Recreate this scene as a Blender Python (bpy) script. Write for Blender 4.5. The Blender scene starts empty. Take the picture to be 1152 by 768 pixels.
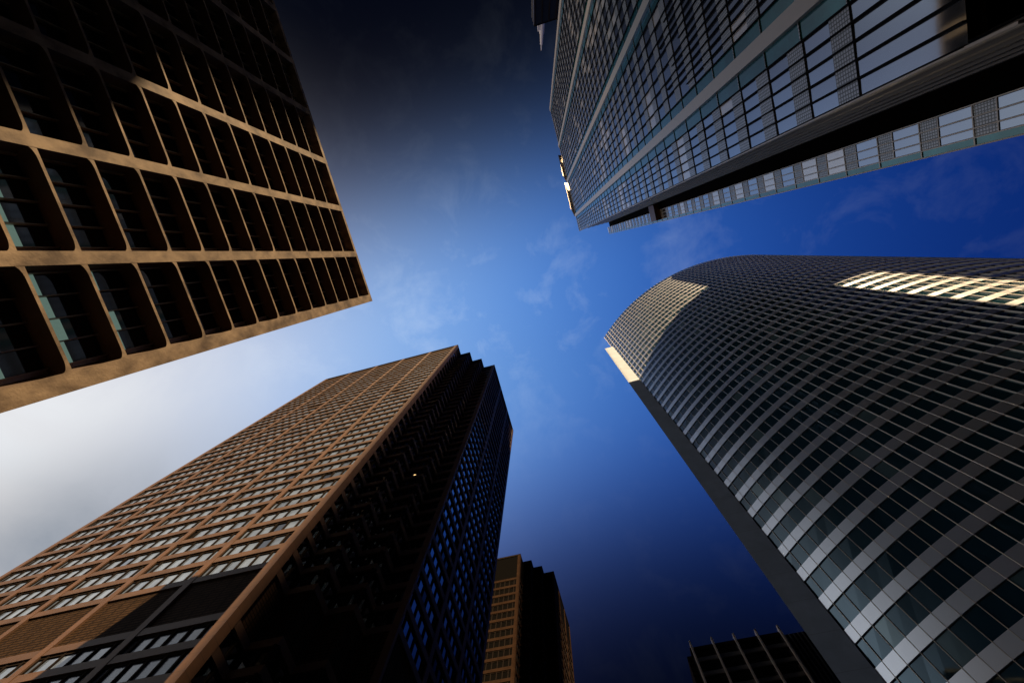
import bpy, math, random
from mathutils import Vector, Matrix

random.seed(7)
SC = bpy.context.scene
COL = SC.collection
R = math.radians

# ------------------------------------------------------------------ camera
EYE = Vector((0.0, 0.0, 1.6))
AX = Vector((0.96336828, -0.24851327, -0.10081023))   # world X in (right, down, forward)
AY = Vector((0.26306118, 0.94877539, 0.17499736))
AZ = Vector((0.05215709, -0.19510617, 0.97939431))
cam = bpy.data.cameras.new('camera')
cam.sensor_width = 36.0
cam.lens = 507.0 / 1152.0 * 36.0
cam.clip_end = 6000.0
camo = bpy.data.objects.new('camera', cam)
COL.objects.link(camo)
right = Vector((AX[0], AY[0], AZ[0])); down = Vector((AX[1], AY[1], AZ[1])); fwd = Vector((AX[2], AY[2], AZ[2]))
mw = Matrix(((right.x, -down.x, -fwd.x, EYE.x), (right.y, -down.y, -fwd.y, EYE.y), (right.z, -down.z, -fwd.z, EYE.z), (0, 0, 0, 1)))
camo.matrix_world = mw
SC.camera = camo

# ------------------------------------------------------------------ sun and sky
SUN_EL = R(46.0)
SUN_H = Vector((0.42, -1.0, 0.0)).normalized()
SUN_DIR = Vector((SUN_H.x * math.cos(SUN_EL), SUN_H.y * math.cos(SUN_EL), math.sin(SUN_EL)))
sl = bpy.data.lights.new('sun', 'SUN')
sl.energy = 5.0
sl.angle = R(0.5)
sl.color = (1.0, 0.73, 0.43)
so = bpy.data.objects.new('sun', sl)
COL.objects.link(so)
so.rotation_euler = (-SUN_DIR).to_track_quat('-Z', 'Y').to_euler()
so.location = (0, 0, 600)

W = bpy.data.worlds.new('World')
SC.world = W
W.use_nodes = True
wt = W.node_tree
wt.nodes.clear()


def nd(t, kind, **kw):
    n = t.nodes.new(kind)
    for k, v in kw.items():
        setattr(n, k, v)
    return n


def mth(t, op, a, b=None, c=None, clamp=False):
    n = t.nodes.new('ShaderNodeMath')
    n.operation = op
    n.use_clamp = clamp
    for i, v in enumerate((a, b, c)):
        if v is None:
            continue
        if isinstance(v, (int, float)):
            n.inputs[i].default_value = v
        else:
            t.links.new(v, n.inputs[i])
    return n.outputs[0]


def mixc(t, fac, a, b, mode='MIX'):
    n = t.nodes.new('ShaderNodeMix')
    n.data_type = 'RGBA'
    n.blend_type = mode
    if isinstance(fac, (int, float)):
        n.inputs[0].default_value = fac
    else:
        t.links.new(fac, n.inputs[0])
    for i, v in ((6, a), (7, b)):
        if isinstance(v, tuple):
            n.inputs[i].default_value = (v[0], v[1], v[2], 1.0)
        else:
            t.links.new(v, n.inputs[i])
    return n.outputs[2]


sky = nd(wt, 'ShaderNodeTexSky', sky_type='NISHITA', sun_disc=False)
sky.sun_elevation = SUN_EL
sky.sun_rotation = math.atan2(SUN_H.x, SUN_H.y)
sky.air_density = 1.0
sky.dust_density = 0.3
sky.ozone_density = 2.0
tc = nd(wt, 'ShaderNodeTexCoord')
sp = nd(wt, 'ShaderNodeSeparateXYZ')
wt.links.new(tc.outputs['Generated'], sp.inputs[0])
dx, dy, dz = sp.outputs[0], sp.outputs[1], sp.outputs[2]


def gauss(cx, sx, cy, sy):
    a = mth(wt, 'POWER', mth(wt, 'ABSOLUTE', mth(wt, 'DIVIDE', mth(wt, 'SUBTRACT', dx, cx), sx)), 2.0)
    b = mth(wt, 'POWER', mth(wt, 'ABSOLUTE', mth(wt, 'DIVIDE', mth(wt, 'SUBTRACT', dy, cy), sy)), 2.0)
    return mth(wt, 'EXPONENT', mth(wt, 'MULTIPLY', mth(wt, 'ADD', a, b), -1.0))


# the clear blue deepens away from the bright zone of the sky
def lobe(A, cx, cy, sl, sr, st, sb, p, base):
    x = mth(wt, 'SUBTRACT', dx, cx)
    y = mth(wt, 'SUBTRACT', dy, cy)
    x = mth(wt, 'MAXIMUM', mth(wt, 'DIVIDE', x, sr), mth(wt, 'DIVIDE', x, -sl))
    y = mth(wt, 'MAXIMUM', mth(wt, 'DIVIDE', y, sb), mth(wt, 'DIVIDE', y, -st))
    q = mth(wt, 'ADD', mth(wt, 'POWER', x, 2.0), mth(wt, 'POWER', y, p))
    return mth(wt, 'MULTIPLY_ADD', mth(wt, 'EXPONENT', mth(wt, 'MULTIPLY', q, -1.0)), A, base)


g_main = gauss(-0.30, 0.62, 0.10, 0.27)
g_right = gauss(0.55, 0.75, 0.08, 0.50)
lumc = nd(wt, 'ShaderNodeCombineColor')
for i, prm in enumerate(((4.2, -1.056, 0.19, 0.45, 0.719, 0.37, 0.350, 3.0, 0.003),
                         (2.14, -0.757, 0.20, 1.0, 0.759, 0.36, 0.330, 3.0, 0.004),
                         (1.557, -0.487, 0.22, 0.6, 0.848, 0.378, 0.340, 3.2, 0.007))):
    wt.links.new(lobe(*prm), lumc.inputs[i])
blue = mixc(wt, 1.0, sky.outputs[0], lumc.outputs[0], 'MULTIPLY')
# bright veil of cloud low on the left, thin wisps elsewhere
nz = nd(wt, 'ShaderNodeTexNoise')
nz.inputs['Scale'].default_value = 4.5
nz.inputs['Detail'].default_value = 7.0
nz.inputs['Roughness'].default_value = 0.58
nz.inputs['Distortion'].default_value = 0.5
wt.links.new(tc.outputs['Generated'], nz.inputs['Vector'])
n1 = nz.outputs['Fac']
g_cl = gauss(-0.84, 0.24, 0.04, 0.12)
veil = mth(wt, 'MULTIPLY', g_cl, mth(wt, 'MULTIPLY_ADD', n1, 1.6, -0.05), clamp=True)
nz2 = nd(wt, 'ShaderNodeTexNoise')
nz2.inputs['Scale'].default_value = 9.0
nz2.inputs['Detail'].default_value = 8.0
nz2.inputs['Roughness'].default_value = 0.62
nz2.inputs['Distortion'].default_value = 0.35
wt.links.new(tc.outputs['Generated'], nz2.inputs['Vector'])
wisp = mth(wt, 'MULTIPLY', mth(wt, 'MULTIPLY', mth(wt, 'SUBTRACT', nz2.outputs['Fac'], 0.52, clamp=True), 1.0),
           mth(wt, 'MULTIPLY_ADD', g_right, 0.12, mth(wt, 'POWER', g_main, 1.6)), clamp=True)
col = mixc(wt, wisp, blue, (3.2, 3.7, 4.4))
col = mixc(wt, veil, col, (3.7, 3.8, 3.95))
col = mixc(wt, mth(wt, 'MULTIPLY', gauss(-0.83, 0.19, 0.225, 0.11), mth(wt, 'MULTIPLY_ADD', n1, 0.9, 0.4), clamp=True), col, (1.35, 1.5, 1.75))
col = mixc(wt, gauss(-0.76, 0.19, -0.35, 0.14), col, (6.0, 6.4, 7.0))  # hidden bright lobe added behind the concrete tower to brighten the curved one
bg = nd(wt, 'ShaderNodeBackground')
bg.inputs['Strength'].default_value = 0.13
wt.links.new(col, bg.inputs['Color'])
wo = nd(wt, 'ShaderNodeOutputWorld')
wt.links.new(bg.outputs[0], wo.inputs['Surface'])

SC.view_settings.view_transform = 'Standard'
SC.view_settings.look = 'None'
SC.view_settings.exposure = 0.8
SC.view_settings.gamma = 1.0
SC.cycles.max_bounces = 6
SC.cycles.diffuse_bounces = 2
SC.cycles.glossy_bounces = 3
SC.cycles.caustics_reflective = False
SC.cycles.caustics_refractive = False

# ------------------------------------------------------------------ materials


def material(name, base, rough=0.6, metal=0.0, spec=0.5, vary=0.0, vscale=0.3, vstretch=(1, 1, 1), bump=0.0, bscale=20.0,
             dark=None, joints=None, coat=0.0):
    m = bpy.data.materials.new(name)
    m.use_nodes = True
    t = m.node_tree
    b = t.nodes['Principled BSDF']
    b.inputs['Roughness'].default_value = rough
    b.inputs['Metallic'].default_value = metal
    b.inputs['Specular IOR Level'].default_value = spec
    b.inputs['Coat Weight'].default_value = coat
    b.inputs['Base Color'].default_value = (*base, 1)
    tcn = nd(t, 'ShaderNodeTexCoord')
    out = None
    if vary > 0:
        mp = nd(t, 'ShaderNodeMapping')
        mp.inputs['Scale'].default_value = vstretch
        t.links.new(tcn.outputs['Object'], mp.inputs[0])
        nz = nd(t, 'ShaderNodeTexNoise')
        nz.inputs['Scale'].default_value = vscale
        nz.inputs['Detail'].default_value = 6.0
        nz.inputs['Roughness'].default_value = 0.6
        t.links.new(mp.outputs[0], nz.inputs['Vector'])
        f = mth(t, 'MULTIPLY_ADD', mth(t, 'SUBTRACT', nz.outputs['Fac'], 0.5), 3.2, 0.5, clamp=True)
        d = dark if dark else tuple(c * (1 - vary) for c in base)
        out = mixc(t, f, d, base)
    if joints:
        jx, jz, wdt, jcol = joints
        s2 = nd(t, 'ShaderNodeSeparateXYZ')
        t.links.new(tcn.outputs['Object'], s2.inputs[0])
        line = None
        for sock, per in ((s2.outputs[0], jx), (s2.outputs[1], jx), (s2.outputs[2], jz)):
            if not per:
                continue
            fr = mth(t, 'FRACT', mth(t, 'DIVIDE', mth(t, 'ADD', sock, 500.0), per))
            l = mth(t, 'LESS_THAN', fr, wdt / per)
            line = l if line is None else mth(t, 'MAXIMUM', line, l)
        out = mixc(t, line, out if out is not None else base, jcol)
    if out is not None:
        t.links.new(out, b.inputs['Base Color'])
    if bump > 0:
        nb = nd(t, 'ShaderNodeTexNoise')
        nb.inputs['Scale'].default_value = bscale
        nb.inputs['Detail'].default_value = 3.0
        t.links.new(tcn.outputs['Object'], nb.inputs['Vector'])
        bp = nd(t, 'ShaderNodeBump')
        bp.inputs['Strength'].default_value = bump
        bp.inputs['Distance'].default_value = 0.05
        t.links.new(nb.outputs['Fac'], bp.inputs['Height'])
        t.links.new(bp.outputs[0], b.inputs['Normal'])
    return m


M = {}
M['asphalt'] = material('asphalt', (0.05, 0.05, 0.052), 0.9, vary=0.3, vscale=0.5)
M['concrete'] = material('tan_concrete', (0.40, 0.285, 0.18), 0.85, vary=0.5, vscale=0.55, vstretch=(1, 1, 0.7), dark=(0.11, 0.07, 0.042), bump=0.25, bscale=6)  # mottling mixes weathering with dappled light put into the colour
M['soffit'] = material('shaded_reveal', (0.105, 0.062, 0.036), 0.9, vary=0.3, vscale=0.5)  # same concrete with the recess shade put into its colour
M['black_glass'] = material('black_glass', (0.008, 0.008, 0.009), 0.06, spec=0.6, bump=0.02, bscale=0.8)
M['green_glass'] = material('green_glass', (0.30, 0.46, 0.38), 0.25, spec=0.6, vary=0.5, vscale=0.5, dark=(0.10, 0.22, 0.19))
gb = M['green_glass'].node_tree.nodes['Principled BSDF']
gb.inputs['Emission Color'].default_value = (0.50, 0.80, 0.66, 1)      # glow stands in for daylight reflected in the panes
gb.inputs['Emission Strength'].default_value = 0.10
M['alu'] = material('bronze_aluminium', (0.34, 0.26, 0.18), 0.45, metal=0.3)
M['granite'] = material('brown_granite', (0.112, 0.056, 0.028), 0.65, vary=0.35, vscale=0.25, joints=(1.98, 0, 0.04, (0.06, 0.03, 0.015)))
M['granite_pier'] = material('brown_granite_pier', (0.130, 0.062, 0.029), 0.65, vary=0.35, vscale=0.3, joints=(0, 1.91, 0.05, (0.06, 0.03, 0.015)))
M['granite_shaded'] = material('shaded_granite', (0.042, 0.022, 0.012), 0.9, spec=0.03, vary=0.35, vscale=0.3, joints=(0, 1.91, 0.05, (0.03, 0.015, 0.01)))  # granite copy darkened to stand in for shade on the rear tower
M['bronze'] = material('dark_bronze', (0.018, 0.013, 0.010), 0.9, spec=0.03)
M['louvre'] = material('bronze_louvre', (0.060, 0.034, 0.018), 0.85, spec=0.05, vary=0.5, vscale=2.0, joints=(1.7, 0.45, 0.16, (0.012, 0.008, 0.006)))
M['blind_glass'] = material('glass_over_pale_blinds', (0.22, 0.29, 0.43), 0.25, spec=0.5, vary=0.5, vscale=0.35, vstretch=(1, 1, 1.2), joints=(0, 0.22, 0.04, (0.12, 0.16, 0.24)))
M['grey_blind'] = material('glass_over_half_drawn_blinds', (0.13, 0.17, 0.25), 0.15, spec=0.5, vary=0.6, vscale=0.5)
M['blue_glass'] = material('blue_mirror_glass', (0.62, 0.66, 0.68), 0.04, metal=1.0, bump=0.03, bscale=0.6)
M['dark_glass'] = material('dark_mirror_glass', (0.03, 0.05, 0.07), 0.04, metal=0.0, spec=0.9)
M['core'] = material('dark_core', (0.004, 0.0035, 0.003), 0.95, spec=0.02)
M['roof'] = material('roof_gravel', (0.12, 0.11, 0.10), 0.95, vary=0.3, vscale=1)
M['steel'] = material('satin_steel', (0.62, 0.64, 0.67), 0.30, metal=0.70, bump=0.03, bscale=1.0)
M['mullion_steel'] = material('polished_steel', (0.66, 0.60, 0.52), 0.40, metal=0.7)
M['teal_glass'] = material('teal_tinted_glass', (0.014, 0.055, 0.080), 0.03, metal=0.40, spec=0.8, bump=0.02, bscale=0.7)
M['teal_blind'] = material('teal_glass_with_blind', (0.10, 0.17, 0.19), 0.1, metal=0.3, spec=0.8)
M['pier'] = material('pale_stone', (0.44, 0.51, 0.60), 0.7, vary=0.18, vscale=0.4, joints=(0, 4.2, 0.04, (0.28, 0.31, 0.35)))
M['curtain_glass'] = material('curtain_wall_glass', (0.27, 0.32, 0.39), 0.05, metal=0.8, bump=0.02, bscale=0.5)
M['curtain_blind'] = material('curtain_wall_pale_blind', (0.85, 0.84, 0.82), 0.2, metal=0.3)
M['mesh_panel'] = material('perforated_panel', (0.46, 0.48, 0.50), 0.35, metal=0.35, joints=(0.20, 0.20, 0.07, (0.14, 0.15, 0.15)))
M['teal_panel'] = material('teal_glass_panel', (0.03, 0.22, 0.24), 0.06, metal=0.3, spec=0.8, vary=0.4, vscale=0.4)
M['white_fin'] = material('pale_metal_fin', (0.62, 0.57, 0.50), 0.4, metal=0.2)
M['black_metal'] = material('black_metal', (0.008, 0.008, 0.009), 0.75, spec=0.08)
M['rib_metal'] = material('grey_rib_metal', (0.20, 0.185, 0.165), 0.45, metal=0.5)
M['polish'] = material('glint_metal', (0.30, 0.24, 0.16), 0.5, metal=1.0)  # for the added glint reflectors on the crown
M['white_paint'] = material('white_paint', (0.75, 0.74, 0.72), 0.5)
M['rust'] = material('rust_brown_panel', (0.16, 0.07, 0.03), 0.5, vary=0.3, vscale=0.6)
lamp = bpy.data.materials.new('lamp_glow')
lamp.use_nodes = True
lb = lamp.node_tree.nodes['Principled BSDF']
lb.inputs['Emission Color'].default_value = (1.0, 0.62, 0.25, 1)
lb.inputs['Emission Strength'].default_value = 0.9
M['lamp'] = lamp

# ------------------------------------------------------------------ mesh helpers


class MB:
    def __init__(self):
        self.v = []; self.f = []; self.m = []

    def quad(self, a, b, c, d, m=0):
        n = len(self.v)
        self.v += [tuple(a), tuple(b), tuple(c), tuple(d)]
        self.f.append((n, n + 1, n + 2, n + 3)); self.m.append(m)

    def box(self, x0, x1, y0, y1, z0, z1, m=0):
        if x0 > x1: x0, x1 = x1, x0
        if y0 > y1: y0, y1 = y1, y0
        self.prism([(x0, y0), (x1, y0), (x1, y1), (x0, y1)], z0, z1, m)

    def prism(self, poly, z0, z1, m=0, cap=True):
        n = len(self.v); k = len(poly)
        self.v += [(p[0], p[1], z0) for p in poly] + [(p[0], p[1], z1) for p in poly]
        for i in range(k):
            j = (i + 1) % k
            self.f.append((n + i, n + j, n + k + j, n + k + i)); self.m.append(m)
        if cap:
            self.f.append(tuple(n + i for i in reversed(range(k)))); self.m.append(m)
            self.f.append(tuple(n + k + i for i in range(k))); self.m.append(m)

    def extrude_x(self, prof, x0, x1, m=0):          # prof: (y, z) points
        n = len(self.v); k = len(prof)
        self.v += [(x0, p[0], p[1]) for p in prof] + [(x1, p[0], p[1]) for p in prof]
        for i in range(k):
            j = (i + 1) % k
            self.f.append((n + i, n + j, n + k + j, n + k + i)); self.m.append(m)
        self.f.append(tuple(n + i for i in reversed(range(k)))); self.m.append(m)
        self.f.append(tuple(n + k + i for i in range(k))); self.m.append(m)

    def hexa(self, p, m=0):                            # 8 corner points, bottom 4 then top 4
        n = len(self.v)
        self.v += [tuple(q) for q in p]
        for f in ((3, 2, 1, 0), (4, 5, 6, 7), (0, 1, 5, 4), (1, 2, 6, 5), (2, 3, 7, 6), (3, 0, 4, 7)):
            self.f.append(tuple(n + i for i in f)); self.m.append(m)

    def tube(self, p0, p1, r0, r1, seg=10, m=0):
        p0 = Vector(p0); p1 = Vector(p1); d = (p1 - p0).normalized()
        u = d.orthogonal().normalized(); w = d.cross(u)
        n = len(self.v)
        for p, r in ((p0, r0), (p1, r1)):
            for i in range(seg):
                a = 2 * math.pi * i / seg
                self.v.append(tuple(p + (u * math.cos(a) + w * math.sin(a)) * r))
        for i in range(seg):
            j = (i + 1) % seg
            self.f.append((n + i, n + j, n + seg + j, n + seg + i)); self.m.append(m)
        self.f.append(tuple(n + i for i in reversed(range(seg)))); self.m.append(m)
        self.f.append(tuple(n + seg + i for i in range(seg))); self.m.append(m)

    def build(self, name, mats, parent=None, org=None):
        if org is None:
            org = root_loc(parent) if parent else Vector((0, 0, 0))
        me = bpy.data.meshes.new(name)
        me.from_pydata([(x - org[0], y - org[1], z - org[2]) for x, y, z in self.v], [], self.f)
        for mm in (mats if isinstance(mats, (list, tuple)) else [mats]):
            me.materials.append(M[mm])
        me.polygons.foreach_set('material_index', self.m)
        me.update()
        o = bpy.data.objects.new(name, me)
        COL.objects.link(o)
        if parent is not None:
            o.parent = parent
        else:
            o.location = org
        return o


def root_loc(o):
    while o.parent is not None:
        o = o.parent
    return Vector(o.location)


def thing(name, label, cat, loc, group=None):
    o = bpy.data.objects.new(name, None)
    o.empty_display_size = 2.0
    COL.objects.link(o)
    o.location = loc
    o['label'] = label
    o['category'] = cat
    if group:
        o['group'] = group
    return o


def score(c, nrm, area):
    """how large a flat piece shows in the photograph"""
    d = Vector(c) - EYE
    q = (d.dot(right), d.dot(down), d.dot(fwd))
    if q[2] <= 0.1:
        return 0
    px, py = 576 + 507 * q[0] / q[2], 384 + 507 * q[1] / q[2]
    if not (0 <= px <= 1152 and 0 <= py <= 768):
        return 0
    L = d.length
    return max(0.0, -d.dot(Vector(nrm)) / L) * area / (L * L) / max(0.05, q[2] / L) ** 3


def split_parts(slots, n=100):
    """slots: list of (score, data); the n largest in the photo first, the rest after"""
    s = sorted(slots, key=lambda a: -a[0])
    return [a[1] for a in s[:n]], [a[1] for a in s[n:]]


# ------------------------------------------------------------------ ground
g = MB()
g.quad((-3000, -3000, 0), (3000, -3000, 0), (3000, 3000, 0), (-3000, 3000, 0))
go = g.build('ground', 'asphalt')
go['kind'] = 'structure'

# ------------------------------------------------------------------ concrete tower with deep recessed bays (left)


def concrete_tower():
    X0, X1 = -30.56, -31.98                  # column front, glass plane
    H = 81.2
    t = thing('concrete_tower', 'tan concrete office tower with deep dark window recesses between thin floor slabs, lit columns', 'building', (-45, -30, 0))
    n = 11
    yc = [0.06 - 7.98 * i for i in range(n)]
    hw = [0.62] + [0.47] * (n - 1)
    yend = yc[-1] - 0.47
    b = MB(); b.box(X1 - 0.25, X1 - 13, yend, 0.66, 0, H - 1.4); b.build('core_wall', 'core', t)
    b = MB(); b.box(X1 - 0.02, X1 - 13, yend + 0.3, 0.36, H - 1.38, H - 1.0); b.build('roof', 'roof', t)
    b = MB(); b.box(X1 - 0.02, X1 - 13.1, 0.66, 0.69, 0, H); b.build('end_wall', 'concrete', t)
    for i in range(n):
        b = MB()
        y, w = yc[i], hw[i]
        wb = w + 0.14
        poly = [(X0, y - w), (X0, y + w), (X0 - 0.5, y + w + (0.0 if i == 0 else 0.02)), (X1, y + (w if i == 0 else wb)), (X1, y - wb - 0.12), (X0 - 0.5, y - w - 0.02)][::-1]
        b.prism(poly, 0, H)
        for q in range(6):                          # shade is darkened into the reveals, the street front is bare concrete
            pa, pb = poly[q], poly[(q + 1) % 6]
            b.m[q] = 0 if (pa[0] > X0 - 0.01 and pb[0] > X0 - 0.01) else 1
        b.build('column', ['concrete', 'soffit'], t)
    # floor slabs with haunched soffits, one part per storey
    zs = [26.4 + 1.6 + 3.99 * k for k in range(-6, 13)]
    for z in zs:
        b = MB()
        for i in range(n - 1):
            ya, yb = yc[i + 1] + hw[i + 1], yc[i] - hw[i]
            th = 0.115
            prof = [(ya, z + th), (yb, z + th)]
            hl, hd = 0.85, 0.38
            for k in range(8):
                a = k / 7 * math.pi / 2
                prof.append((yb - hl * (1 - math.cos(a)), z - th - hd * (1 - math.sin(a))))
            for k in range(8):
                a = (7 - k) / 7 * math.pi / 2
                prof.append((ya + hl * (1 - math.cos(a)), z - th - hd * (1 - math.sin(a))))
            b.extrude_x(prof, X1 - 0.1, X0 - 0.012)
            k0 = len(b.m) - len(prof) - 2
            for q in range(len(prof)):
                b.m[k0 + q] = 1  # shade darkened into the slab's top and underside
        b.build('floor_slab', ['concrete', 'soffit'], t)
    b = MB()
    for i in range(n - 1):
        b.box(X0 - 0.012, X1 - 0.1, yc[i + 1] + hw[i + 1], yc[i] - hw[i], H - 0.75, H - 0.006)
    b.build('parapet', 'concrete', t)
    # windows: four panes and their deep mullions in each recess
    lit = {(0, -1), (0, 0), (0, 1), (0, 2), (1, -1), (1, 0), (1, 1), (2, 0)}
    slots = []
    for k in range(len(zs)):
        z0 = zs[k] + 0.17
        z1 = (zs[k + 1] - 0.17) if k + 1 < len(zs) else H - 0.76
        for i in range(n - 1):
            ya, yb = yc[i + 1] + hw[i + 1] + 0.2, yc[i] - hw[i] - 0.55
            s = score((X1, (ya + yb) / 2, (z0 + z1) / 2), (1, 0, 0), 20)
            slots.append((s, (i, k - 5, ya, yb, z0, z1)))
    big, rest = split_parts(slots)

    def glass(b, d):
        i, k, ya, yb, z0, z1 = d
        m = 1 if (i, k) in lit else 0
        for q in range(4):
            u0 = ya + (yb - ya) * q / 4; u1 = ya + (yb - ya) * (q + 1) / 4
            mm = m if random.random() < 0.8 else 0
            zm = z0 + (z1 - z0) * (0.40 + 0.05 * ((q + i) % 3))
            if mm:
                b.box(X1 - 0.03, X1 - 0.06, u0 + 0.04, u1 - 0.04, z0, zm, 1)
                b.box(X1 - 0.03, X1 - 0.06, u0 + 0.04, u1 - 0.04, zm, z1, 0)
            else:
                b.box(X1 - 0.03, X1 - 0.06, u0 + 0.04, u1 - 0.04, z0, z1, 0)

    def frame(b, d, m=0):
        i, k, ya, yb, z0, z1 = d
        for q in range(5):
            u = ya + (yb - ya) * q / 4
            b.box(X1 + 0.34, X1 - 0.02, u - 0.035, u + 0.035, z0 + 0.002, z1 - 0.05, m)
        b.box(X1 + 0.10, X1 - 0.02, yb + 0.035, yb + 0.3, z0 + 0.002, z1 - 0.05, m)
    for d in big:
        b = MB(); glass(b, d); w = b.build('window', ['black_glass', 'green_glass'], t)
        b = MB(); frame(b, d); b.build('mullion_frame', 'alu', w)
    b = MB()
    for d in rest:
        glass(b, d); frame(b, d, 2)
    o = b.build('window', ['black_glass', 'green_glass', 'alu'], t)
    o['kind'] = 'stuff'
    return t


concrete_tower()

# ------------------------------------------------------------------ brown granite towers with a serrated corner


def granite_tower(label, dy, H, pitch, sp_h, z_sp, top_h, mech, nbays, xl, wide, lampz=None, stone='granite', pstone='granite_pier', G=('blind_glass', 'blue_glass', 'black_glass', 'grey_blind'), topm='louvre'):
    """sp_h spandrel height, z_sp top of one spandrel, mech = (z0, z1) of the tall louvred storey"""
    y0 = 28.1 + dy
    xs = [xl, -40.8, -40.8, -36.85, -36.85, -32.95, -32.95, -28.4, -28.4]
    ys = [y0, y0, y0 + 4.3, y0 + 4.3, y0 + 8.2, y0 + 8.2, y0 + 12.05, y0 + 12.05, y0 + 42.1]
    t = thing('granite_tower', label, 'building', ((xl - 28.4) / 2, y0 + 20, 0), 'brown granite towers with serrated corners')
    poly = [(xs[i], ys[i]) for i in range(9)] + [(xl, ys[8])]

    def inset(d):
        return [(xl + d, y0 + d), (-40.8 - d, y0 + d), (-40.8 - d, ys[2] + d), (-36.85 - d, ys[2] + d), (-36.85 - d, ys[4] + d),
                (-32.95 - d, ys[4] + d), (-32.95 - d, ys[6] + d), (-28.4 - d, ys[6] + d), (-28.4 - d, ys[8] - d), (xl + d, ys[8] - d)]
    b = MB(); b.prism(inset(0.55), 0, H - 1.2); b.build('core_wall', 'core', t)
    b = MB(); b.prism(inset(0.25), H - 1.0, H - 0.1); b.build('roof', 'roof', t)
    # spandrels, one ring per storey
    tops = []
    z = z_sp
    while z - pitch > 2:
        z -= pitch
    while z < H - top_h + 0.2:
        tops.append(z); z += pitch
    tops = [q for q in tops if not (mech and mech[0] + 0.3 < q < mech[1] + 0.3)]
    if mech:
        tops += [mech[0], mech[1] + sp_h]
        tops = sorted(q for q in set(round(v, 3) for v in tops))
    keep = []
    for q in tops:
        if not keep or q - keep[-1] > sp_h + 0.6:
            keep.append(q)
    tops = keep
    pi = [(0.0, 0.35), (0.0, 0.35)]

    def ring(z0, z1, name, mat, d0=0.0):
        o_ = inset(d0); i_ = inset(0.5)
        b = MB()
        k = len(o_)
        for i in range(k):
            j = (i + 1) % k
            a, c, d, e = o_[i], o_[j], i_[j], i_[i]
            b.quad((a[0], a[1], z0), (c[0], c[1], z0), (c[0], c[1], z1), (a[0], a[1], z1))
            b.quad((e[0], e[1], z0), (d[0], d[1], z0), (c[0], c[1], z0), (a[0], a[1], z0))
            b.quad((a[0], a[1], z1), (c[0], c[1], z1), (d[0], d[1], z1), (e[0], e[1], z1))
        return b.build(name, mat, t)
    for q in tops:
        ring(q - sp_h, q, 'spandrel', stone)
    ring(H - 0.9, H, 'parapet', 'bronze')
    ring(tops[-1] + 0.004, H - 0.904, 'louvre_band', topm, 0.2)
    if mech:
        ring(mech[0] + 0.004, mech[1] - 0.004, 'louvre_band', 'louvre', 0.22)
    # piers
    pw = 0.52
    bw = (-40.8 - xl) / nbays
    P = []
    for i in range(nbays + 1):
        x = xl + bw * i
        x0_, x1_ = max(xl, x - pw), min(-40.8, x + pw)
        if i == nbays: continue
        if i == 0: x1_ = x + 1.25
        P.append((x0_, x1_, y0 - 0.05, y0 + 0.46))
    b = MB()
    b.prism([(-42.05, y0 - 0.05), (-40.75, y0 - 0.05), (-40.75, y0 + 1.2), (-41.26, y0 + 1.2), (-41.26, y0 + 0.46), (-42.05, y0 + 0.46)], 0, H - 0.95)
    b.build('pier', pstone, t)
    P.append((-28.4 - 1.0, -28.4 + 0.05, ys[7] - 0.05, ys[7] + 0.46))
    rb = (ys[8] - ys[7]) / 3
    for i in range(1, 4):
        y = ys[7] + rb * i
        P.append((-28.4 - 0.46, -28.4 + 0.05, y - (0.55 if i < 3 else 1.1), y + (0.55 if i < 3 else 0)))
    for p in P:
        b = MB(); b.box(*p, 0, H - 0.95)
        b.build('pier', pstone, t)
    # windows
    slots = []
    bands = [(tops[i], tops[i + 1] - sp_h) for i in range(len(tops) - 1)]
    bands = [q for q in bands if not (mech and abs(q[0] - mech[0]) < 0.2)]
    runs = []
    for i in range(nbays):
        xa = xl + bw * i + (pw if i else 1.25); xb = xl + bw * (i + 1) - (pw if i < nbays - 1 else 1.25)
        runs.append(('y', y0, xa, xb, wide))
    for i in range(3):
        ya = ys[7] + rb * i + (0.5 if i == 0 else 0.55); yb = ys[7] + rb * (i + 1) - (0.55 if i < 2 else 1.1)
        runs.append(('x', -28.4, ya, yb, wide))
    runs += [('x', -40.8, y0 + 1.1, ys[2] + 0.45, 2), ('y', ys[2], -40.75, -36.85, 2), ('x', -36.85, ys[3], ys[4] + 0.45, 2), ('y', ys[4], -36.8, -32.95, 2),
             ('x', -32.95, ys[5], ys[6] + 0.45, 2), ('y', ys[6], -32.9, -29.4, 2)]
    runs += [('Y', ys[8], xl + 1, -29.5, 8), ('X', xl, y0 + 1.3, ys[8] - 1, 8)]
    for (z0, z1) in bands:
        for r in runs:
            ax, pos, a, c, nf = r
            mid = (a + c) / 2
            cpt, nrm = {'y': ((mid, pos, z0), (0, -1, 0)), 'x': ((pos, mid, z0), (1, 0, 0)), 'Y': ((mid, pos, z0), (0, 1, 0)), 'X': ((pos, mid, z0), (-1, 0, 0))}[ax]
            slots.append((score(cpt, nrm, (c - a) * (z1 - z0)), (ax, pos, a, c, nf, z0, z1)))
    big, rest = split_parts(slots)

    def put(b, ax, pos, a, c, d0, d1, z0, z1, m):
        if ax == 'y': b.box(a, c, pos + d0, pos + d1, z0, z1, m)
        elif ax == 'x': b.box(pos - d1, pos - d0, a, c, z0, z1, m)
        elif ax == 'Y': b.box(a, c, pos - d1, pos - d0, z0, z1, m)
        else: b.box(pos + d0, pos + d1, a, c, z0, z1, m)

    def cuts(a, c, nf):
        if nf == 2:
            return [a, (a + c) / 2, c]
        u = (c - a) / (nf + 1)
        return [a, a + u / 2] + [a + u / 2 + u * i for i in range(1, nf + 1)] + [c]

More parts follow.
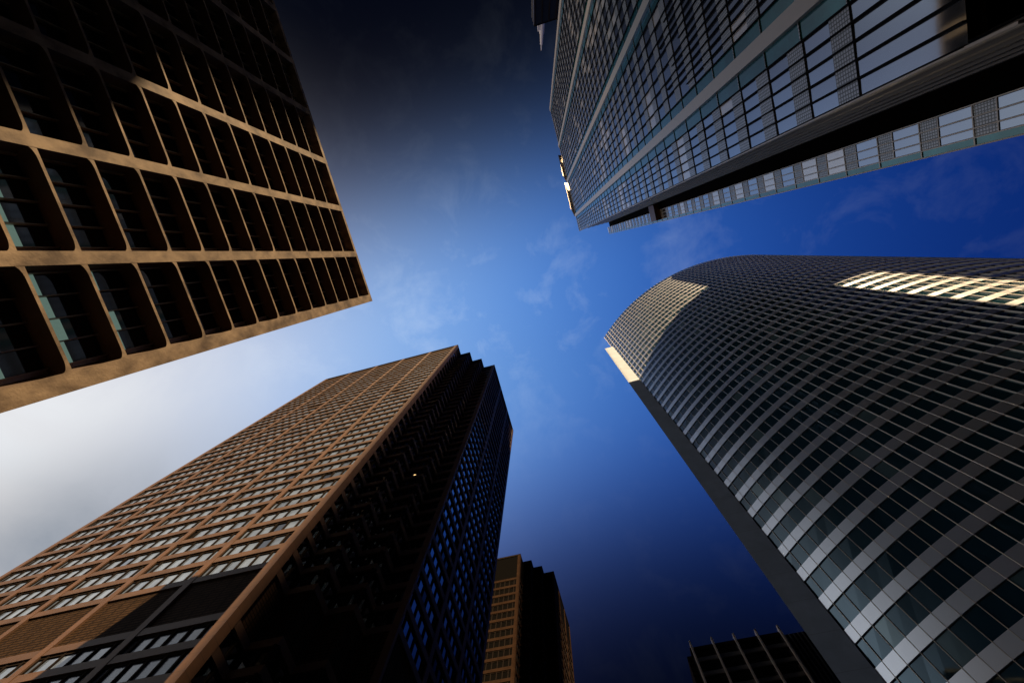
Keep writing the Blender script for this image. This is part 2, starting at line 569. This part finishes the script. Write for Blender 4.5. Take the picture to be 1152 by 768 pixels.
    def glass(b, d, ms=(0, 1, 2, 3)):
        ax, pos, a, c, nf, z0, z1 = d
        cs = cuts(a, c, nf)
        zig = nf == 2
        for q in range(len(cs) - 1):
            if ax == 'y' and not zig:
                r_ = random.random()
                m = ms[0] if r_ < 0.70 else (ms[3] if r_ < 0.97 else ms[2])
            elif zig and ax == 'y':
                m = ms[2]
            else:
                m = ms[1] if random.random() < 0.9 else ms[2]
            put(b, ax, pos, cs[q] + 0.05, cs[q + 1] - 0.05, 0.30, 0.34, z0 + 0.08, z1 - 0.08, m)

    def frame(b, d, m=0):
        ax, pos, a, c, nf, z0, z1 = d
        for u in cuts(a, c, nf):
            put(b, ax, pos, u - 0.14, u + 0.14, 0.12, 0.40, z0 + 0.003, z1 - 0.003, m)
        put(b, ax, pos, a, c, 0.17, 0.39, z0 + 0.005, z0 + 0.22, m)
        put(b, ax, pos, a, c, 0.17, 0.39, z1 - 0.34, z1 - 0.005, m)
    G = list(G)
    for d in big:
        b = MB(); glass(b, d); w = b.build('window', G, t)
        b = MB(); frame(b, d); b.build('window_frame', 'bronze', w)
    b = MB()
    for d in rest:
        glass(b, d); frame(b, d, 4)
    o = b.build('window', G + ['bronze'], t)
    o['kind'] = 'stuff'
    if lampz:
        b = MB()
        b.tube((-34.9, ys[4] + 0.25, lampz), (-34.9, ys[4] + 0.25, lampz + 0.25), 0.22, 0.28, 12)
        b.build('ceiling_lamp', 'lamp', t)
    return t


granite_tower('brown granite tower in the foreground with sunlit grid face and dark zigzag corner', 0.0, 183.6, 3.80, 1.05, 48.5 + 1.6, 5.0,
              (42.1, 49.05), 5, -100.2, 4, 84.5)
granite_tower('brown tower with shade put into its stone, behind the sunlit granite one, showing a ladder of dim spandrels', 100.1, 183.6, 4.17, 1.15, 171.5 + 1.6, 12.0, None, 4, -88.0, 4, None, 'granite_shaded', 'granite_shaded', ('core', 'dark_glass', 'core', 'core'), 'core')

# ------------------------------------------------------------------ curved steel and glass tower


def curved_tower():
    cx, cy, rad = 70.1, 93.4, 70.3
    H = 201.6
    t = thing('curved_tower', 'curved glass tower with silver spandrel bands and thin mullions, convex face', 'building', (70, 60, 0))
    th0, th1 = R(-135.7), R(-44.0)
    n = 73

    def pt(i, d=0.0):
        a = th0 + (th1 - th0) * i / n
        return (cx + (rad + d) * math.cos(a), cy + (rad + d) * math.sin(a))

    def nrm(i):
        a = th0 + (th1 - th0) * i / n
        return (math.cos(a), math.sin(a), 0)
    back = [(pt(n)[0], 96.0), (38.5, 96.0)]
    b = MB(); b.prism([pt(i, -0.6) for i in range(n + 1)] + back, 0, H - 1.5); b.build('core_wall', 'core', t)
    b = MB(); b.prism([pt(i, -0.62) for i in range(n + 1)] + back, H - 1.45, H - 1.0); b.build('roof', 'roof', t)
    pitch, sh = 4.2, 1.55
    tops = []
    z = 48.54 + 1.6
    while z > 4: z -= pitch
    z += pitch
    while z < H - 3.0:
        tops.append(z); z += pitch

    def band(b, z0, z1, d0, d1, m=0):
        for i in range(n):
            a, c = pt(i, d0), pt(i + 1, d0)
            g_ = 0.02
            b.quad((a[0], a[1], z0), (c[0], c[1], z0), (c[0], c[1], z1), (a[0], a[1], z1), m)
            e, f = pt(i, d1), pt(i + 1, d1)
            b.quad((e[0], e[1], z0), (f[0], f[1], z0), (c[0], c[1], z0), (a[0], a[1], z0), m)
            b.quad((a[0], a[1], z1), (c[0], c[1], z1), (f[0], f[1], z1), (e[0], e[1], z1), m)
    for q in tops:
        b = MB(); band(b, q - sh, q, 0.0, -0.5); b.build('spandrel', 'steel', t)
    b = MB(); band(b, tops[-1] + 0.004, H, -0.10, -0.6); b.build('crown_band', 'dark_glass', t)
    # mullions
    for i in range(n + 1):
        b = MB()
        a = th0 + (th1 - th0) * i / n
        ux, uy = math.cos(a), math.sin(a); tx, ty = -uy, ux
        poly = []
        for (w, d) in ((-0.045, -0.45), (0.045, -0.45), (0.045, 0.005), (0.03, 0.03), (0.01, 0.042), (-0.01, 0.042), (-0.03, 0.03), (-0.045, 0.005)):
            poly.append((cx + ux * (rad + d) + tx * w, cy + uy * (rad + d) + ty * w))
        b.prism(poly[::-1], 0, H - 0.25)
        o = b.build('mullion', 'mullion_steel', t)
        for f in o.data.polygons:
            f.use_smooth = False
    # glass
    slots = []
    for k in range(len(tops) - 1):
        z0, z1 = tops[k], tops[k + 1] - sh
        for i in range(n):
            p = pt(i + 0.5)
            slots.append((score((p[0], p[1], z0), nrm(i + 0.5), 4.0), (i, z0, z1)))
    big, rest = split_parts(slots)

    def glass(b, d):
        i, z0, z1 = d
        j0, j1 = (random.uniform(-0.018, 0.018) for _ in range(2))
        a, c = pt(i + 0.03, -0.14 + j0), pt(i + 0.97, -0.14 - j0)
        e, f = pt(i + 0.03, -0.14 + j1), pt(i + 0.97, -0.14 - j1)
        b.quad((a[0], a[1], z0 + 0.04), (c[0], c[1], z0 + 0.04), (f[0], f[1], z1 - 0.04), (e[0], e[1], z1 - 0.04), 1 if random.random() < 0.06 else 0)
    for d in big:
        b = MB(); glass(b, d); b.build('window', ['teal_glass', 'teal_blind'], t)
    b = MB()
    for d in rest:
        glass(b, d)
    o = b.build('window', ['teal_glass', 'teal_blind'], t)
    o['kind'] = 'stuff'
    # end pier
    b = MB()
    b.prism([(20.35, 43.3), (20.9, 44.6), (19.2, 48.6), (17.75, 46.35)][::-1] if False else [(20.05, 43.75), (16.75, 43.80), (19.2, 49.6), (21.6, 49.0)][::-1], 0, 178.6)
    b.build('stone_pier', 'pier', t)
    b = MB(); b.prism([(21.7, 46.0), (19.4, 48.4), (38.2, 95.9), (40.5, 95.9)][::-1], 0, 178.4)
    b.build('side_wall', 'core', t)
    return t


curved_tower()

# ------------------------------------------------------------------ tall glass tower (upper right)


def glass_tower():
    H = 181.6
    X = 18.1
    yn, yf = -3.06, -48.6
    XS = 28.9
    XE = 70.0
    t = thing('glass_tower', 'tall glass office tower with pale vertical fins and narrow glazed corner strip', 'building', (40, -25, 0))
    z_lobby = 21.9
    b = MB()
    b.prism([(X + 0.5, yf + 0.4), (XE, yf + 0.4), (XE, 0.6), (XS + 0.4, 0.6), (XS + 0.4, yn - 0.35), (X + 0.5, yn - 0.35)], z_lobby - 0.3, H - 2)
    b.build('core_wall', 'core', t)
    b = MB(); b.prism([(X + 2.0, yf + 1), (XE - 1, yf + 1), (XE - 1, -0.5), (XS + 1, -0.5), (XS + 1, yn - 1), (X + 2.0, yn - 1)], 0, z_lobby - 0.31)
    b.build('lobby_wall', 'black_glass', t)
    b = MB(); b.prism([(X + 0.55, yf + 0.45), (XE - 0.1, yf + 0.45), (XE - 0.1, 0.5), (XS + 0.5, 0.5), (XS + 0.5, yn - 0.4), (X + 0.55, yn - 0.4)], H - 1.9, H - 1.5)
    b.build('roof', 'roof', t)
    b = MB(); b.box(X + 0.6, XE, yf + 0.1, yf + 0.39, z_lobby, H); b.build('far_wall', 'curtain_glass', t)
    pitch, sh = 4.07, 1.6
    tops = []
    z = 27.85 + 1.6
    while z < H - 0.5:
        tops.append(z); z += pitch
    bands = [-9.2, -22.15, -35.1, -48.1]
    segs = []                                      # (y0, y1) glazed runs
    teal = []
    prev = yn - 0.12
    for i, bc in enumerate(bands):
        hi = prev; lo = bc + 0.5
        tw = 1.1
        if i == 0:
            segs.append((lo + tw, hi, 5)); teal.append((lo, lo + tw))
        else:
            segs.append((lo + tw, hi - tw, 7)); teal += [(lo, lo + tw), (hi - tw, hi)]
        prev = bc - 0.5
    for bc in bands:
        b = MB(); b.box(X - 0.28, X + 0.45, bc - 0.5, bc + 0.5, z_lobby, H + 0.3); b.build('pale_fin', 'white_fin', t)
    for (a, c) in teal:
        b = MB(); b.box(X + 0.05, X + 0.3, a + 0.006, c - 0.006, z_lobby, H - 0.4)
        for q in tops:
            b.box(X - 0.02, X + 0.05, a + 0.02, c - 0.02, q - sh, q - sh + 0.08, 1)
        b.build('teal_strip', ['teal_panel', 'mesh_panel'], t)
    # dark vertical mullions
    lines = []
    for (a, c, k) in segs:
        for i in range(k + 1):
            lines.append((a + (c - a) * i / k, z_lobby, H))
    half = []
    for (a, c, k) in segs[1:]:
        for i in range(k):
            half.append((a + (c - a) * (i + 0.5) / k, z_lobby, 50.0 + 3 * ((i * 7) % 3)))
    for (y, z0, z1) in lines + half:
        b = MB(); b.box(X - 0.11, X + 0.25, y - 0.04, y + 0.04, z0, z1); b.build('mullion', 'black_metal', t)
    for k, q in enumerate(tops):
        b = MB()
        for (a, c, nn) in segs:
            b.box(X + 0.02, X + 0.3, a, c, q - sh, q)
        b.build('spandrel', 'mesh_panel', t)
    slots = []
    zz = [z_lobby + sh] + tops
    for k in range(len(tops)):
        z0 = tops[k - 1] if k else z_lobby + 0.02
        z1 = tops[k] - sh
        for (a, c, nn) in segs:
            for i in range(nn):
                u0 = a + (c - a) * i / nn; u1 = a + (c - a) * (i + 1) / nn
                slots.append((score((X, (u0 + u1) / 2, z0), (-1, 0, 0), (u1 - u0) * (z1 - z0)), (u0, u1, z0, z1)))
    big, rest = split_parts(slots)
    blind = {}

    def glass(b, d):
        u0, u1, z0, z1 = d
        j0, j1 = random.uniform(-0.008, 0.008), random.uniform(-0.008, 0.008)
        key = (round(z0), int(u0 / 4))
        if key not in blind:
            blind[key] = random.random() < 0.10
        m = 1 if blind[key] or random.random() < 0.05 else 0
        xa = X + 0.10
        b.quad((xa + j0, u1 - 0.05, z0 + 0.02), (xa - j0, u0 + 0.05, z0 + 0.02), (xa - j0 + j1, u0 + 0.05, z1 - 0.02), (xa + j0 + j1, u1 - 0.05, z1 - 0.02), m)
    for d in big:
        b = MB(); glass(b, d); b.build('window', ['curtain_glass', 'curtain_blind'], t)
    b = MB()
    for d in rest:
        glass(b, d)
    o = b.build('window', ['curtain_glass', 'curtain_blind'], t)
    o['kind'] = 'stuff'
    # corner trim and ribbed return wall
    b = MB(); b.box(X - 0.10, X + 0.4, yn - 0.11, yn, z_lobby - 2, H + 0.2); b.build('corner_trim', 'white_fin', t)
    for i in range(6):
        x = X + 0.9 + i * 1.7
        b = MB(); b.box(x, x + 0.55, yn - 0.34, yn - 0.12, 2, H - 6); b.build('rib', 'rib_metal', t)
    b = MB(); b.box(X + 0.45, XS + 0.35, yn - 0.38, yn - 0.345, 0, H - 6); b.build('return_wall', 'black_metal', t)
    # narrow glazed corner strip
    ya, yb = -1.57, 1.03
    b = MB(); b.box(XS + 0.12, XS + 0.35, ya + 0.1, yb - 0.1, 0, H); b.build('strip_core', 'black_metal', t)
    cols = [(-1.50, -0.82), (-0.78, -0.12), (-0.08, 0.46)]
    zs = [12.0 + 1.65 + pitch * k for k in range(int((H - 14) / pitch) + 1)]
    b = MB()
    for y in (-1.54, -0.80, -0.10, 0.48):
        b.box(XS - 0.06, XS + 0.11, y - 0.035, y + 0.035, 6, H)
    for q in zs:
        b.box(XS - 0.03, XS + 0.11, -1.5, 0.45, q - 0.04, q + 0.04)
        b.box(XS - 0.03, XS + 0.11, -1.5, 0.45, q - 1.6, q - 1.53)
        b.box(XS - 0.03, XS + 0.11, 0.52, 0.92, q - 0.05, q + 0.05)
    b.build('strip_frame', 'white_fin', t)
    slots = []
    for q in zs:
        rb_ = random.random()
        for (a, c) in cols:
            slots.append((score((XS, a, q), (-1, 0, 0), 2.0), (a, c, q, rb_)))
    big, rest = split_parts(slots, 60)

    def sgl(b, d):
        a, c, q, rb_ = d
        m = 1 if rb_ < 0.3 else 0
        b.box(XS + 0.02, XS + 0.05, a + 0.035, c - 0.035, q + 0.04, q + pitch - 1.6, m)
        b.box(XS + 0.015, XS + 0.05, a + 0.035, c - 0.035, q - 1.53, q - 0.04, 2)
    for d in big:
        b = MB(); sgl(b, d); b.build('strip_window', ['curtain_glass', 'curtain_blind', 'mesh_panel'], t)
    b = MB()
    for d in rest:
        sgl(b, d)
    o = b.build('strip_window', ['curtain_glass', 'curtain_blind', 'mesh_panel'], t); o['kind'] = 'stuff'
    b = MB(); b.box(XS + 0.03, XS + 0.1, 0.515, 0.93, 6, H - 0.1); b.build('teal_strip', 'teal_panel', t)
    b = MB(); b.box(XS - 0.08, XS + 0.3, 0.935, yb, 6, H); b.build('edge_trim', 'white_paint', t)
    b = MB(); b.box(XS - 1.2, XS - 0.09, -3.0, 0.55, 107.5, 112.0); b.build('rust_beam', 'rust', t)
    # reflectors added above the roof edge, each tilted to throw a sun glint
    toc = (EYE - Vector((X, -14, H))).normalized()
    h = (SUN_DIR + toc).normalized()
    for (y0, y1, n_) in ((-20.8, -10.4, 24), (-31.5, -23.4, 12)):
        for i in range(n_):
            y = y0 + (y1 - y0) * (i + 0.5) / n_
            c = Vector((X + 0.7, y, H + 4.6))
            toc = (EYE - c).normalized()
            hh = (SUN_DIR + toc).normalized()
            u = Vector((1, 0, 0)); u = (u - hh * u.dot(hh)).normalized()
            w = hh.cross(u).normalized()
            if w.z < 0: w = -w
            b = MB()
            p = []
            for s in (-1, 1):
                for (e, f) in ((-0.55, -1), (0.55, -1), (0.55, 1), (-0.55, 1)):
                    pass
            lo = [c + u * e + hh * f - w * 4.3 for (e, f) in ((-1.2, -0.03), (1.2, -0.03), (1.2, 0.03), (-1.2, 0.03))]
            hi_ = [q + w * 8.6 for q in lo]
            b.hexa(lo + hi_)
            b.build('glint_reflector', 'polish', t)
    b = MB()
    b.box(X - 0.05, X + 0.1, yf, yn, H - 0.5, H + 0.15)
    b.build('parapet', 'white_fin', t)
    return t


glass_tower()

# ------------------------------------------------------------------ black supertall with a mast (top edge)


def black_tower():
    t = thing('black_tower', 'black skyscraper with a pale antenna mast peeking out beside the glass tower', 'building', (53, -165, 0))
    x0, x1, y0, y1, H = 37.4, 68.5, -148.2, -155.0, 351.6
    b = MB(); b.box(x0 + 0.3, x1 - 0.3, y0 - 0.3, y1 + 0.3, 0, H - 0.6); b.build('wall', 'black_metal', t)
    b = MB(); b.box(x0, x1, y0, y1, H - 0.59, H); b.build('roof', 'black_metal', t)
    for i in range(7):
        x = x0 + 0.5 + (x1 - x0 - 1.6) * i / 6
        b = MB(); b.box(x, x + 0.6, y0 - 0.29, y0 + 0.05, 0, H - 0.6); b.build('pier', 'bronze', t)
    for i in range(3):
        y = y0 - 0.6 - (y0 - y1 - 2) * i / 2
        b = MB(); b.box(x0 - 0.1, x0 + 0.29, y, y - 0.7, 0, H - 0.6); b.build('pier', 'rib_metal', t)
    b = MB(); b.prism([(54.7, -200.0), (87.5, -200.0), (90.0, -206.0), (57.3, -206.0)][::-1], 0, 466); b.build('shadow_slab', 'black_metal', t)  # unseen, added to shadow the granite tower's serrated corner
    b = MB(); b.box(76.0, 87.0, -206.1, -211.0, 0, 505); b.build('shadow_slab', 'black_metal', t)  # unseen taller slab, added to shadow the granite tower's side face
    b = MB(); b.prism([(76.4, -149.5), (97.4, -149.5), (99.4, -154.0), (78.4, -154.0)][::-1], 0, 525); b.build('high_shadow_slab', 'black_metal', t)  # unseen, added to shadow the zigzag of the farther granite tower
    b = MB(); b.box(x1 - 0.29, 97, y1 - 0.5, -199.9, 0, 150); b.build('podium', 'black_metal', t)  # low block joining the added shadow slabs to the tower
    b = MB()
    zt = 415.0
    mx, my = 0.1098 * zt, -0.3771 * zt - 0.3
    k = 0.78
    b.tube((mx, my, H), (mx, my, H + 33), 2.9 * k, 2.4 * k, 12)
    b.tube((mx, my, H + 33), (mx, my, H + 52), 1.9 * k, 1.4 * k, 12)
    b.tube((mx, my, H + 52), (mx, my, zt), 0.8 * k, 0.5 * k, 8)
    b.tube((mx - 4.0, my + 1, H), (mx - 2.8, my + 1, H + 26), 1.1 * k, 0.8 * k, 8)
    b.build('antenna_mast', 'white_paint', t)
    return t


black_tower()

# ------------------------------------------------------------------ dark finned building (bottom right)


def finned_building():
    t = thing('finned_building', 'dark low office block with five slim vertical fins rising past its roof', 'building', (27, 135, 0))
    H = 111.6
    y0 = 117.2
    b = MB(); b.box(14.2, 39.0, y0, y0 + 30, 0, H - 1); b.build('wall', 'black_metal', t)
    b = MB(); b.box(13.9, 39.1, y0 - 0.2, y0 + 30, H - 0.99, H); b.build('parapet', 'bronze', t)
    for i in range(5):
        x = 14.5 + i * 6.05
        b = MB(); b.box(x - 0.22, x + 0.22, y0 - 1.3, y0 - 0.35, 0, H + 1.2); b.box(x - 0.2, x + 0.2, y0 - 0.36, y0 + 0.3, H + 0.02, H + 1.0)
        b.build('vertical_fin', 'white_fin', t)
    for k in range(24):
        z = H - 4.6 - 4.2 * k
        b = MB(); b.box(14.25, 38.95, y0 - 0.3, y0 - 0.01, z, z + 1.1); b.build('spandrel', 'rib_metal', t)
        b = MB(); b.box(14.4, 38.8, y0 - 0.08, y0 - 0.012, z + 1.12, z + 3.0); b.build('window_band', 'black_glass', t)
    b = MB(); b.box(39.3, 56, y0 + 1.5, y0 + 30, 0, H + 0.4); b.build('rear_wing', 'black_metal', t)
    for i in range(14):
        x = 39.8 + i * 1.15
        b = MB(); b.box(x, x + 0.3, y0 + 1.2, y0 + 1.49, 0, H + 0.2); b.build('rib', 'rib_metal', t)
    b = MB(); b.box(12.6, 14.15, y0 + 2.0, y0 + 30, 0, H - 0.5)
    for k in range(26):
        z = H - 2 - k * 1.5
        b.box(12.5, 14.1, y0 + 1.85, y0 + 1.99, z, z + 0.5)
    b.build('side_wing', 'bronze', t)
    return t


finned_building()


# ------------------------------------------------------------------ unseen tower added behind the glass tower to shadow the curved one


def rear_shadow_tower():
    t = thing('unseen_shadow_tower', 'unseen dark tower added directly behind the glass tower to block the sun', 'building', (115, -72, 0))
    H = 292.0
    for (xa, xb) in ((88.0, 93.5), (104.5, 154.0)):  # gap between the blocks lets the sun patch through to the curved tower
        b = MB(); b.box(xa, xb, -55, -62, 0, H - 1); b.build('wall', 'core', t)
        for k in range(60):
            z = 6 + 4.7 * k
            b = MB(); b.box(xa + 0.2, xb - 0.2, -54.99, -54.9, z, z + 2.6); b.build('window_band', 'black_glass', t)
    b = MB(); b.box(93.51, 104.49, -56, -61, 198, H - 1.1); b.build('shadow_bridge', 'core', t)  # added to cut off the top of that sun patch
    b = MB(); b.box(87.9, 154.2, -54.8, -62.2, H - 0.99, H); b.build('parapet', 'bronze', t)
    return t


rear_shadow_tower()


def south_shadow_tower():  # added out of view to shade the concrete tower's far bays
    t = thing('unseen_street_blocker', 'unseen stone tower with dark window bands, added down the street to cast shade', 'building', (-5, -168, 0))
    for (xa, xb, H) in ((-26.0, 20.7, 224.0), (20.72, 25.0, 186.0)):
        b = MB(); b.box(xa, xb, -150, -185, 0, H - 1); b.build('wall', 'granite', t)
        b = MB(); b.box(xa, xb, -149.8, -185.2, H - 0.99, H); b.build('parapet', 'bronze', t)
        for k in range(int((H - 10) / 4.0)):
            z = 5 + 4.0 * k
            b = MB(); b.box(xa + 1, xb - 1, -149.99, -149.9, z, z + 2.2); b.build('window_band', 'black_glass', t)
    return t


south_shadow_tower()
